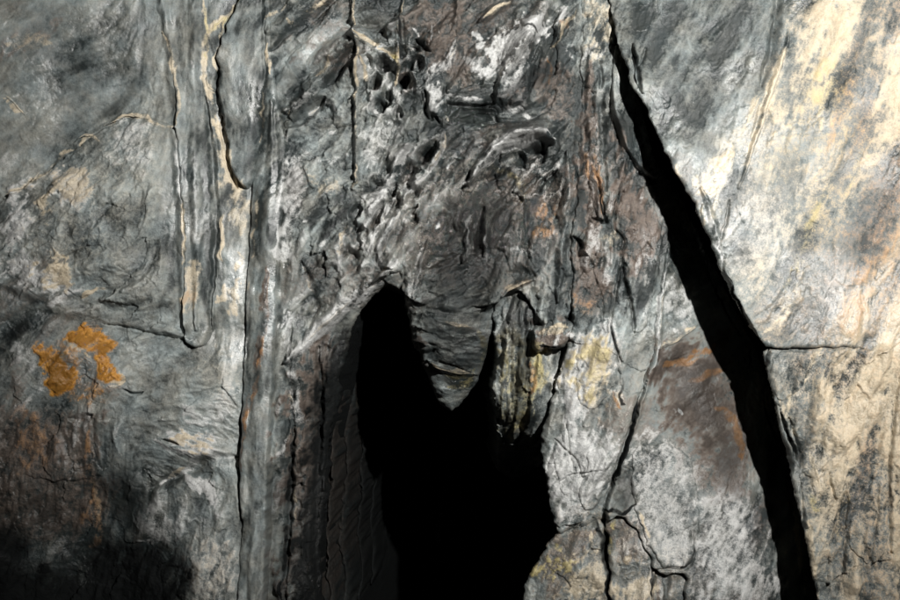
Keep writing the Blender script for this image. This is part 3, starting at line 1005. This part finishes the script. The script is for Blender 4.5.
def vein(name, parent, H, s, wd, ht, sc=SCALE, mat=None, label=None, cream=.3):
    """a raised seam of calcite lying on the rock along a line"""
    P = curve(pts(s), 8); sm = []
    for i in range(len(P) - 1):
        n = max(1, int(np.hypot(*(P[i + 1] - P[i])) / 1.3)); sm += [P[i] + (P[i + 1] - P[i]) * k / n for k in range(n)]
    sm = np.array(sm + [P[-1]]); T = np.gradient(sm, axis=0); T /= np.linalg.norm(T, axis=1)[:, None] + 1e-9; Nn = np.stack([-T[:, 1], T[:, 0]], 1)
    m = len(sm); tt = np.linspace(0, 1, m)
    def samp(a, p):
        ix = np.clip((p[:, 0] - X0) / Q, 0, NX - 1).astype(int); iy = np.clip((p[:, 1] - Y0) / Q, 0, NY - 1).astype(int); return a[iy, ix]
    ww = .6 * wd * np.sqrt(np.clip(4 * tt * (1 - tt), .02, 1)) * (.75 + .55 * samp(n4, sm) + .35 * samp(n8, sm)).clip(.08, 1.7)
    sm = sm + Nn * (samp(m8, sm) * 1.0 + samp(n4, sm) * .5)[:, None]
    prof = [(-1, -1.2), (-.62, .35), (0, .6), (.62, .35), (1, -1.2)]; rows = []; vals = {q: [] for q in MASK}
    for off, z in prof:
        p = sm + Nn * (ww * off)[:, None]; h = samp(H, p); g = samp(H, sm)
        h = np.where(np.isnan(h), np.where(np.isnan(g), np.nanmean(H[box(sm, 20)]), g), h)
        for q in MASK: vals[q].append(samp(MASK[q], p) + (cream * (1 + .25 * samp(n4, p)) if q == 'cream' else 0))
        rows.append(world(p[:, 0], p[:, 1], h + .6 * ht * z * (1 + .3 * samp(n2, p)), sc))
    V = np.stack(rows, 1).reshape(-1, 3); k = np.arange((m - 1) * 4); i, j = k // 4, k % 4; a = i * 5 + j
    o = mesh_obj(name, V, np.stack([a, a + 1, a + 6, a + 5], 1), mat or ROCK, {q: np.stack(v, 1).ravel() for q, v in vals.items()}, parent)
    if label: o['label'] = label
    return o

# ---- the wall of the cave behind everything: a passage runs on into the dark below the brow
def cave_wall():
    st = 5; iy = np.arange(0, NY, st); ix = np.arange(0, NX, st)
    x = GX[np.ix_(iy, ix)]; y = GY[np.ix_(iy, ix)]
    P = chaikin(pts('300,760 305,560 318,430 345,330 385,270 420,240 500,240 545,280 575,330 560,420 560,520 540,600 535,760'), 2)
    d = np.full(x.shape, 1e9)
    PP = np.vstack([P, P[:1]])
    for i in range(len(P)):
        a, b = PP[i], PP[i + 1]; e = b - a; t = np.clip(((x - a[0]) * e[0] + (y - a[1]) * e[1]) / (e @ e + 1e-9), 0, 1)
        d = np.minimum(d, np.hypot(x - a[0] - t * e[0], y - a[1] - t * e[1]))
    sd = np.where(inside(P, x, y), d, -d)
    h = -.42 + L3[np.ix_(iy, ix)] * .02 + n16[np.ix_(iy, ix)] * .02 - 2.9 * sstep(-40, 45, sd)
    rim = np.minimum.reduce([x - X0, X1 - x, y - Y0, Y1 - y])
    h = h + .42 * sstep(60, 0, rim)
    V = world(x.ravel(), y.ravel(), h.ravel(), SCALE); ny, nx = x.shape
    k = np.arange(ny * nx).reshape(ny, nx)
    Fq = np.stack([k[:-1, :-1].ravel(), k[1:, :-1].ravel(), k[1:, 1:].ravel(), k[:-1, 1:].ravel()], 1)
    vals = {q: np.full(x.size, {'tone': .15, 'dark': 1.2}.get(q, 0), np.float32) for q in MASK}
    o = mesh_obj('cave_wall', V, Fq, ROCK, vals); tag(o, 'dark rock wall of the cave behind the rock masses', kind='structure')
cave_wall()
S2 = (CAM_D - .26) / CAM_D

rock_face, H = piece('slate_outcrop', '-170,-170 158,-170 162,0 174,40 182,75 187,105 190,134 182,150 150,140 126,130 100,144 75,158 50,178 25,202 0,214 -60,246 -170,270',
    '0,0,.05 160,0,.045 170,100,.038 60,130,.035 0,190,.03 80,60,.055', 'smooth blue-grey slate face with fine slanting grain above the mottled block', 'rock', terr_a=.5)
vein('quartz_chip', rock_face, H, '2,96 10,103 21,114', 3.2, .006)
block, H = piece('rock_block', '-170,248 -60,228 0,197 25,186 50,161 75,141 100,126 126,114 150,120 182,129 185,170 184,210 184,260 185,300 187,343 160,339 130,330 100,326 70,319 45,306 20,291 0,277 -60,272 -170,302',
    '0,200,.055 60,150,.05 126,116,.05 180,132,.05 60,230,.10 120,210,.10 180,220,.07 60,255,.09 130,270,.085 20,280,.05 100,318,.05 182,338,.05', 'mottled grey rock block with white patches above the orange crust', 'rock block', edge=8, edge_h=.014, steep=.015)
vein('quartz_chip', block, H, '79,298 86,293 96,288', 3.4, .007)
vein('calcite_vein', block, H, '181,203 181,230 181,266', 1.8, .004)
for s in ('74,141 84,134 97,140', '4,193 24,185 46,166', '102,124 126,113 148,118'):
    vein('calcite_vein', block, H, s, .8, .001, cream=.1)
shelf, H = piece('rock_shelf', '-170,270 -60,255 0,255 45,285 100,312 190,332 212,316 247,316 250,470 238,468 206,474 176,488 146,502 100,476 60,488 0,474 -170,484',
    '0,270,.045 0,330,.035 60,312,.05 40,372,.05 60,400,.045 120,335,.045 150,362,.055 230,322,.03 230,350,.045 235,440,.03 100,440,.02 20,450,.0 170,440,.04', 'grey rock shelf stained brown, carrying bright orange mineral crust', 'rock shelf')
for s, z in (('70,331 78,324 92,328 104,334 112,342 117,348 108,351 96,348 84,348 78,341', .002), ('38,346 50,342 58,348 56,358 62,366 74,372 76,384 66,394 58,399 44,392 36,380 42,366 38,356', .003),
             ('90,352 98,350 106,360 114,370 122,378 122,384 110,382 98,376 92,364', .003)):
    piece('ochre_crust', s, z, 'bright orange mineral crust', parent=shelf, base=H, edge=7, edge_h=.007, steep=.004, skirt=2, wf=2.6)
for s, z in (('62,346 72,342 80,348 84,362 80,380 74,376 70,362 64,358', .001),):
    piece('ochre_crust', s, z, 'thin brown ochre crust between the orange patches', parent=shelf, base=H, edge=5, edge_h=.006, steep=.004, skirt=2, wf=3.2)
vein('calcite_rim', shelf, H, '108,383 116,384 123,380', 2.6, .006)
vein('calcite_rim', shelf, H, '82,356 88,360 90,364', 2.0, .005)
foot, H = piece('stained_rock', '-170,470 0,462 60,476 100,464 146,494 176,479 206,465 246,458 248,600 250,765 -170,765',
    '0,480,-.02 0,600,-.10 100,480,.0 120,520,-.03 100,600,-.11 180,500,.045 230,480,.03 230,600,.05 190,570,.04', 'black-stained low rock mass with pale speckled corner beside the long rib', 'rock mass', edge=9, edge_h=.025)
rib, H = piece('rock_rib', '150,-170 215,-170 206,0 205,40 209,90 217,140 221,200 218,260 214,320 206,345 192,348 184,341 183,260 181,180 177,130 171,75 163,40 151,0',
    '155,0,.05 200,0,.055 180,100,.05 212,120,.05 186,200,.075 215,220,.055 190,340,.08', 'narrow upright grey rib with cream patch near its foot', 'rock rib', edge=8, edge_h=.012, steep=.02, wf=.4)
vein('calcite_vein', rib, H, '160,30 166,48 171,68 176,96', 1.8, .004)
band, H = piece('rock_band', '202,-170 264,-170 264,0 260,100 254,170 252,200 250,260 248,320 246,362 222,366 204,360 198,345 210,320 213,260 214,200 210,140 204,90 200,40',
    '205,0,.045 230,100,.035 230,200,.045 230,300,.045 225,330,.035 225,365,.0', 'rough band of rock laced with yellow and cream calcite veins', 'rock band')
for s, wd in (('238,-14 228,6 216,20 204,31 202,48 202,70 205,84 213,90', 2.6), ('199,-6 201,14 203,30', 1.6), ('223,12 219,28 218,44 214,56', 1.7), ('215,94 218,120 222,146 230,176', 2.6), ('218,216 219,240 220,264', 1.7)):
    vein('calcite_vein', band, H, s, wd, .005, label='yellow and cream calcite vein')
flake, H = piece('rock_flake', '240,-170 266,-170 264,0 263,30 260,70 258,110 255,145 252,172 247,188 240,184 230,165 223,124 217,88 217,48 224,26 236,0',
    '240,0,.055 260,60,.06 225,60,.06 235,120,.066 250,120,.07 243,180,.07', 'long pointed grey rock flake tapering downward over the cream vein', 'rock flake', edge=3, edge_h=.008, steep=.02, rough=.45, wf=.9)
long_rib, H = piece('rock_rib', '262,-170 268,-170 268,60 278,110 284,135 283,170 280,210 277,260 274,330 270,400 266,480 264,600 264,765 238,765 239,600 239,520 240,440 243,360 246,280 249,200 253,130 257,70 260,0',
    '264,0,.055 266,80,.06 268,150,.07 262,260,.075 256,380,.075 252,500,.08 252,600,.08', 'long smooth blue-grey rib running down past the hollow', 'rock rib', edge=6, edge_h=.012, steep=.02, wf=.35)
vein('calcite_vein', long_rib, H, '264,36 264,54 265,72', 1.8, .005)
vein('iron_stain', long_rib, H, '267,276 263,320 256,365 248,398 243,440', 2.2, .002, cream=0, label='rust-brown streak')

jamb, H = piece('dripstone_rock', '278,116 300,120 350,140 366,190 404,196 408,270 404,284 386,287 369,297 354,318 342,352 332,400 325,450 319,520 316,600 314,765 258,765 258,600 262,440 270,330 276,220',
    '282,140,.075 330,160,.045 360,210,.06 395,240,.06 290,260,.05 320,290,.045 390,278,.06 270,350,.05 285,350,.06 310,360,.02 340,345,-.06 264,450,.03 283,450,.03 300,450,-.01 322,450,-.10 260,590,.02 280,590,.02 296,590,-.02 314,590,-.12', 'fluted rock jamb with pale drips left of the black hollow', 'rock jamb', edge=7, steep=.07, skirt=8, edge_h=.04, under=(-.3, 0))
vein('calcite_drip', jamb, H, '287,395 291,410 291,427', 3.0, .008)
vein('calcite_drip', jamb, H, '291,498 292,512 291,528', 1.3, .004)
vein('calcite_seam', jamb, H, '394,273 372,286 346,305 322,328 300,348', 2.4, .005)
layered, H = piece('layered_rock', '260,-170 358,-170 354,0 357,100 358,165 330,170 300,152 280,124 268,72 263,0',
    '270,0,.045 345,0,.04 280,70,.045 340,60,.045 300,120,.04 350,140,.05', 'dark panel of slanting slate layers right of the pointed flake', 'rock', rough=1.0)
for s in ('286,112 300,99 314,89', '314,104 306,114 302,127', '300,10 314,4 328,-3'):
    vein('calcite_seam', layered, H, s, 1.8, .004)
comb, H = piece('honeycomb_rock', '348,-170 464,-170 460,0 457,45 448,62 447,110 442,150 430,180 418,212 406,250 404,290 380,284 362,244 350,205 354,150 353,60 350,0',
    '352,0,.055 400,0,.045 455,0,.06 360,100,.055 400,80,.045 440,90,.055 380,160,.05 420,170,.05 370,230,.055 400,260,.055', 'honeycombed rock pitted with small dark pockets between pale ridges', 'rock', rough=1.25, relief=1.8)
for s, wd in (('351,-10 353,14 355,26', 1.5), ('354,48 356,75 355,102', 1.6), ('357,158 356,170 351,190', 1.6), ('404,-8 402,14 399,46', 1.5), ('398,46 397,70 394,90', 1.8), ('457,30 453,52 441,65 428,79', 2.2),
              ('442,132 438,156 426,174 412,188', 2.0), ('404,198 395,222 385,242 379,264', 2.2), ('394,194 385,213 375,232', 1.8), ('356,37 366,43 378,48', 1.8)):
    vein('calcite_ridge', comb, H, s, wd, .004)
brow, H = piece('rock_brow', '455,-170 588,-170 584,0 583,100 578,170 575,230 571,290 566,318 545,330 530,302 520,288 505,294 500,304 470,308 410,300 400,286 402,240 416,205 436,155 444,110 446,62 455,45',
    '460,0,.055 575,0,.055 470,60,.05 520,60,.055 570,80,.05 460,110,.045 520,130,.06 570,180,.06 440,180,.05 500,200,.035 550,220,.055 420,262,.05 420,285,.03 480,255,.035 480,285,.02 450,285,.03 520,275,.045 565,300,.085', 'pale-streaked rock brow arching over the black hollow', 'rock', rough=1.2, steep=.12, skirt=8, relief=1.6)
for s, wd in (('484,18 496,9 511,-1', 1.5), ('500,82 507,68 516,55', 1.6), ('478,34 492,38 501,50 498,64', 2.6), ('575,6 566,18 556,33', 1.6), ('504,137 520,132 540,130 552,134', 1.5), ('505,293 514,287 524,283 533,280', 2.0)):
    vein('calcite_seam', brow, H, s, wd, .004)
def plate(parent, H, poly, z, name='rock_flake', label=None, sc=SCALE, edge=2.5):
    """a thin broken sheet of the same rock standing proud of its parent"""
    return piece(name, poly, z, label, parent=parent, base=H, sc=sc, edge=edge, edge_h=.004, steep=.008, skirt=3, wf=.9)[0]
plate(brow, H, '466,190 476,166 488,150 502,140 520,132 544,129 553,136 544,141 540,147 530,142 524,150 516,146 506,153 496,162 490,174 480,178 476,190', .014, 'hanging_lip', 'pale arched lip with a ragged lower fringe')
plate(brow, H, '496,106 500,86 511,62 526,42 540,35 533,48 530,80 528,108 512,104', .010, 'leaf_panel', 'pale leaf-shaped panel with rust-brown patch')
plate(brow, H, '448,122 452,106 470,104 494,106 500,114 488,112 466,114', .006)
plate(comb, HMAP['honeycomb_rock'], '421,88 432,78 446,66 448,92 445,118 438,122 434,113 430,118 427,104', .010)
plate(layered, HMAP['layered_rock'], '284,112 300,97 318,80 336,60 350,44 352,52 338,70 322,86 304,104 290,118', .012, 'strata_ledge')
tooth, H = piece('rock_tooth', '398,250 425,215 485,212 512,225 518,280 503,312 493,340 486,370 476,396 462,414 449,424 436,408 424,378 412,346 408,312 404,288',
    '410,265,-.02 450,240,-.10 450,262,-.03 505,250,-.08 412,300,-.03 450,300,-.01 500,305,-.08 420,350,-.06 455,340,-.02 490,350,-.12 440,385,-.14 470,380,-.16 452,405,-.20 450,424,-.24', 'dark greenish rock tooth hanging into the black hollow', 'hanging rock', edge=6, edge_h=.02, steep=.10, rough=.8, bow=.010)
vein('calcite_seam', tooth, H, '443,322 460,326 479,330', 1.3, .003)
vein('calcite_seam', tooth, H, '430,366 441,372 456,376 477,378', 1.8, .004, label='yellowish mineral seam')
curtain, H = piece('rock_curtain', '498,296 522,280 546,296 562,318 576,340 574,380 566,420 560,460 548,500 530,520 512,510 505,470 501,440 499,400 496,350',
    '505,300,-.02 525,290,.02 550,320,.03 505,380,-.05 530,380,-.005 556,370,.015 570,360,.0 506,430,-.12 538,430,-.05 560,430,-.04 515,470,-.34 545,470,-.26 520,510,-.75 545,500,-.62', 'yellow-green ribbed rock curtain hanging right of the dark tooth', 'hanging rock', steep=.10, edge=3, rough=1.3, wf=1.3)
bracket, H = piece('rock_bracket', '535,349 534,330 541,327 546,322 553,322 556,308 560,310 565,318 574,321 572,332 566,338 558,348 547,346 541,351',
    '540,335,.07 556,312,.075 570,325,.09 555,340,.085 545,345,.075', 'small cream-brown jutting rock knob above the curtain', 'rock knob', edge=3, edge_h=.008, steep=.03, rough=1.2, wf=1, smooth=1)
vein('calcite_rim', bracket, H, '546,329 555,322 567,324', 1.7, .004)
column, H = piece('cracked_rock', '580,-170 614,-170 615,0 618,40 614,80 614,118 627,150 650,180 664,205 670,260 664,300 658,330 648,365 640,372 600,345 566,342 572,322 570,290 574,230 579,150 581,60 581,0',
    '582,0,.055 600,0,.065 613,0,.05 582,100,.055 600,100,.075 582,180,.06 597,200,.08 640,190,.06 600,280,.10 640,270,.09 660,260,.07 600,340,.10 650,350,.085', 'brown cracked rock column between the brow and the dark crevice', 'rock column', rough=1.1)
plate(column, H, '604,222 616,228 621,242 619,268 614,296 606,322 598,300 592,270 588,258 580,255 583,244 576,237 590,226', .008)
plate(column, H, '594,120 602,136 603,170 601,196 606,217 596,214 590,190 588,150', .009)
plate(column, H, '624,184 640,182 654,200 662,240 656,290 646,330 636,334 632,312 626,288 622,262 624,240 617,224', .007)
pale, H = piece('pale_rock', '564,340 574,318 606,322 640,336 654,358 640,410 626,455 610,520 590,532 572,536 560,543 549,502 542,462 543,432 553,396 562,366',
    '570,340,.09 610,340,.095 645,360,.08 560,400,.06 600,400,.10 630,420,.08 550,460,.03 590,470,.09 612,500,.06 565,530,.03', 'pale buttress with yellow-white mineral bloom right of the hollow', 'rock buttress', steep=.12, skirt=8, under=(.35, 0), edge=9, edge_h=.03)
vein('calcite_drip', pale, H, '566,356 562,380 558,400', 2.6, .004)
plate(pale, H, '578,336 600,332 612,352 618,376 604,398 590,412 576,404 572,372', .006, 'mineral_bloom', 'yellow-white mineral bloom')
plate(pale, H, '556,442 566,453 576,463 582,480 570,498 558,486 552,464', .005)
plate(pale, H, '584,452 600,444 608,470 602,500 590,512 580,500 584,480', .006)
tri, H = piece('rock_wedge', '622,138 652,148 695,200 738,280 783,370 810,450 840,560 856,765 686,765 685,592 690,573 656,577 638,534 620,512 604,522 620,455 638,402 652,348 661,290 663,240 652,190',
    '650,180,.03 690,240,-.08 668,280,.06 740,300,-.14 660,350,.075 720,370,.0 780,400,-.13 640,430,.08 700,440,.06 760,440,-.02 800,470,-.11 640,520,.08 700,520,.09 770,520,.04 820,560,-.09 700,590,.10 770,595,.04', 'wedge of grey rock with dark brown stain beside the black crevice', 'rock wedge', rough=.6, terr_a=.6)
vein('calcite_seam', tri, H, '658,348 672,342 684,334 702,325', 1.4, .003)
vein('calcite_seam', tri, H, '668,254 664,282 660,314 655,350', 1.5, .004)
plate(tri, H, '632,446 658,440 686,450 697,490 697,524 693,548 688,562 678,569 657,566 648,548 640,526 630,490', .010)
sliver, H = piece('rock_sliver', '615,46 621,40 633,75 642,100 652,138 664,184 642,170 626,152 614,120 612,86',
    '618,50,.07 630,100,.075 640,140,.075 655,175,.06', 'thin shiny grey sliver at the top of the black crevice', 'rock flake', edge=4, edge_h=.008, rough=.4, steep=.02, wf=.4)
vein('calcite_seam', sliver, H, '632,104 634,116 637,128', 2.6, .003)
for nm, poly, ctrl, lab in (('boulder', '524,765 526,602 536,576 551,546 572,530 606,520 600,546 606,572 612,602 612,765', '540,590,-.02 560,560,.02 595,535,.05 590,580,.06 600,600,.05', 'yellow-flecked boulder wedged at the foot of the pale buttress'),
        ('boulder', '604,522 622,512 640,532 655,568 652,600 652,765 608,765 610,600 608,560', '620,530,.06 640,560,.075 630,600,.09', 'brown boulder with tan foot below the dark notch'),
        ('boulder', '653,571 680,573 691,568 689,602 688,765 651,765 652,600', '670,580,.075 660,600,.075 682,600,.075', 'small brown block tucked under the curved edge of the grey wedge')):
    piece(nm, poly, ctrl, lab, 'boulder', 'boulders at the foot of the wall', under=(.35, 0), steep=.08, edge=6, edge_h=.025)
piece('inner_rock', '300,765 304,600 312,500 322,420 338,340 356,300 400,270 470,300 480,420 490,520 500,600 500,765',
    '306,590,-.3 314,480,-.32 330,400,-.3 350,330,-.25 340,480,-1.1 330,590,-1.0 370,400,-1.5 370,560,-1.8 400,400,-2.2 400,580,-2.4 415,330,-2.0 460,400,-2.5 480,580,-2.7', 'dark fluted wall running back into the left side of the black hollow', 'rock', rough=2.0, edge=3, edge_h=.01, wf=.5, steep=.1, over={'dark': (.3, .95), 'pale': (0, 0)})  # extra dark paints the hollow's shade into the rock colour
for cx, d, top, wd, lab in ((308, .17, 345, 5, 'brown upright rib of rock where the drip-streaked jamb turns into the hollow'), (318, .34, 352, 4, 'dim thin rib of rock next to the brown rib inside the hollow'),
        (328, .56, 330, 6, 'broad dim rib of rock set back inside the hollow'), (340, .85, 350, 4, 'faint rib of rock in deep shade left of the hanging tooth'), (351, 1.15, 360, 5, 'faintest and deepest rib of rock on the left of the hollow')):
    a = (450 - cx) * .06
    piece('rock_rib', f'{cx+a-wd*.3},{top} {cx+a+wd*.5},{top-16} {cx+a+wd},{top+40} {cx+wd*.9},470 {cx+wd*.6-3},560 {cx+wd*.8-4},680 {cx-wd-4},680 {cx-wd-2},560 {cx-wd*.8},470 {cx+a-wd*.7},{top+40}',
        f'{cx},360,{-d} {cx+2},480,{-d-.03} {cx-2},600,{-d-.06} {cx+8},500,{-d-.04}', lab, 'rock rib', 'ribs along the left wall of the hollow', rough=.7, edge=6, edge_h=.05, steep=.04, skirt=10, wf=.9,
        over={'dark': (.35, .33 + .22 * d), 'tone': (1, -.12), 'pale': (.5, 0), 'wet': (0, .2)})  # dark rises with depth, deepening shade painted into the ribs
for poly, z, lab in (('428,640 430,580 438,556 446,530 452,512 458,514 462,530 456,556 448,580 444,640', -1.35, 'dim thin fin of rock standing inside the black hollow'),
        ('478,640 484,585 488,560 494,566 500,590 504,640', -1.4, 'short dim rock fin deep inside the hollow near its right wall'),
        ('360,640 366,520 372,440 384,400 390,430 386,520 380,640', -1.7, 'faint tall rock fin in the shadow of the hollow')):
    piece('rock_fin', poly, f'440,520,{z} 440,600,{z} 480,600,{z} 380,500,{z}', lab, 'rock fin', 'fins inside the hollow', steep=.05, edge=16, edge_h=.16, skirt=10, wf=.5)  # fins kept dim by shade painted into the dark mask
slab, H = piece('rock_plate', '596,-170 606,-60 616,0 624,40 640,88 652,118 665,150 680,184 692,205 705,236 716,268 727,292 742,317 757,342 763,350 800,348 850,349 900,358 1070,360 1070,-170',
    '620,0,.10 650,80,.20 700,100,.22 760,60,.22 690,200,.28 760,200,.27 850,100,.29 900,200,.30 760,340,.29 850,330,.30 900,0,.28', 'large cream and grey slab overhanging the black crevice', 'rock slab', sc=S2, edge=4, edge_h=.012, steep=.06, skirt=9, wf=.7, rough=.8, under=(.42, .0))
for s, wd in (('793,24 786,50 777,74 768,98 760,124 750,154 737,188', 2.0), ('762,90 755,110 745,130', 1.5)):
    vein('calcite_vein', slab, H, s, wd, .004, sc=S2)
piece('edge_flake', '697,206 706,204 714,232 722,262 730,288 744,312 756,334 758,344 744,322 728,298 716,272 706,242', .008, 'thin loose flake along the slab edge', parent=slab, base=H, sc=S2, edge=3, edge_h=.006, steep=.006, skirt=4, wf=.6)
slab2, H = piece('rock_plate', '761,350 800,349 850,348 900,350 1070,350 1070,765 862,765 834,640 819,600 808,550 797,500 785,450 774,400 765,368',
    '770,360,.27 820,360,.285 860,360,.305 900,360,.32 900,420,.30 790,450,.26 850,500,.28 830,590,.26 900,600,.28', 'lower cream slab split by upright cracks below the level crack', 'rock slab', sc=S2, edge=5, edge_h=.015, steep=.06, skirt=9, wf=.7, rough=.8, under=(.42, .0))
for s, wd in (('820,352 811,362 803,378 792,396', 2.4), ('807,452 813,470 817,486', 2.6)):
    vein('calcite_vein', slab2, H, s, wd, .005, sc=S2)
plate(slab2, H, '778,402 786,416 794,438 800,462 801,492 808,526 804,530 796,494 788,456 780,424', .010, 'edge_flake', sc=S2)
plate(slab2, H, '846,470 870,460 884,480 884,540 868,566 850,548 842,520', .007, sc=S2)
plate(slab2, H, '770,352 812,352 806,372 796,392 780,402 768,384', .006, sc=S2)
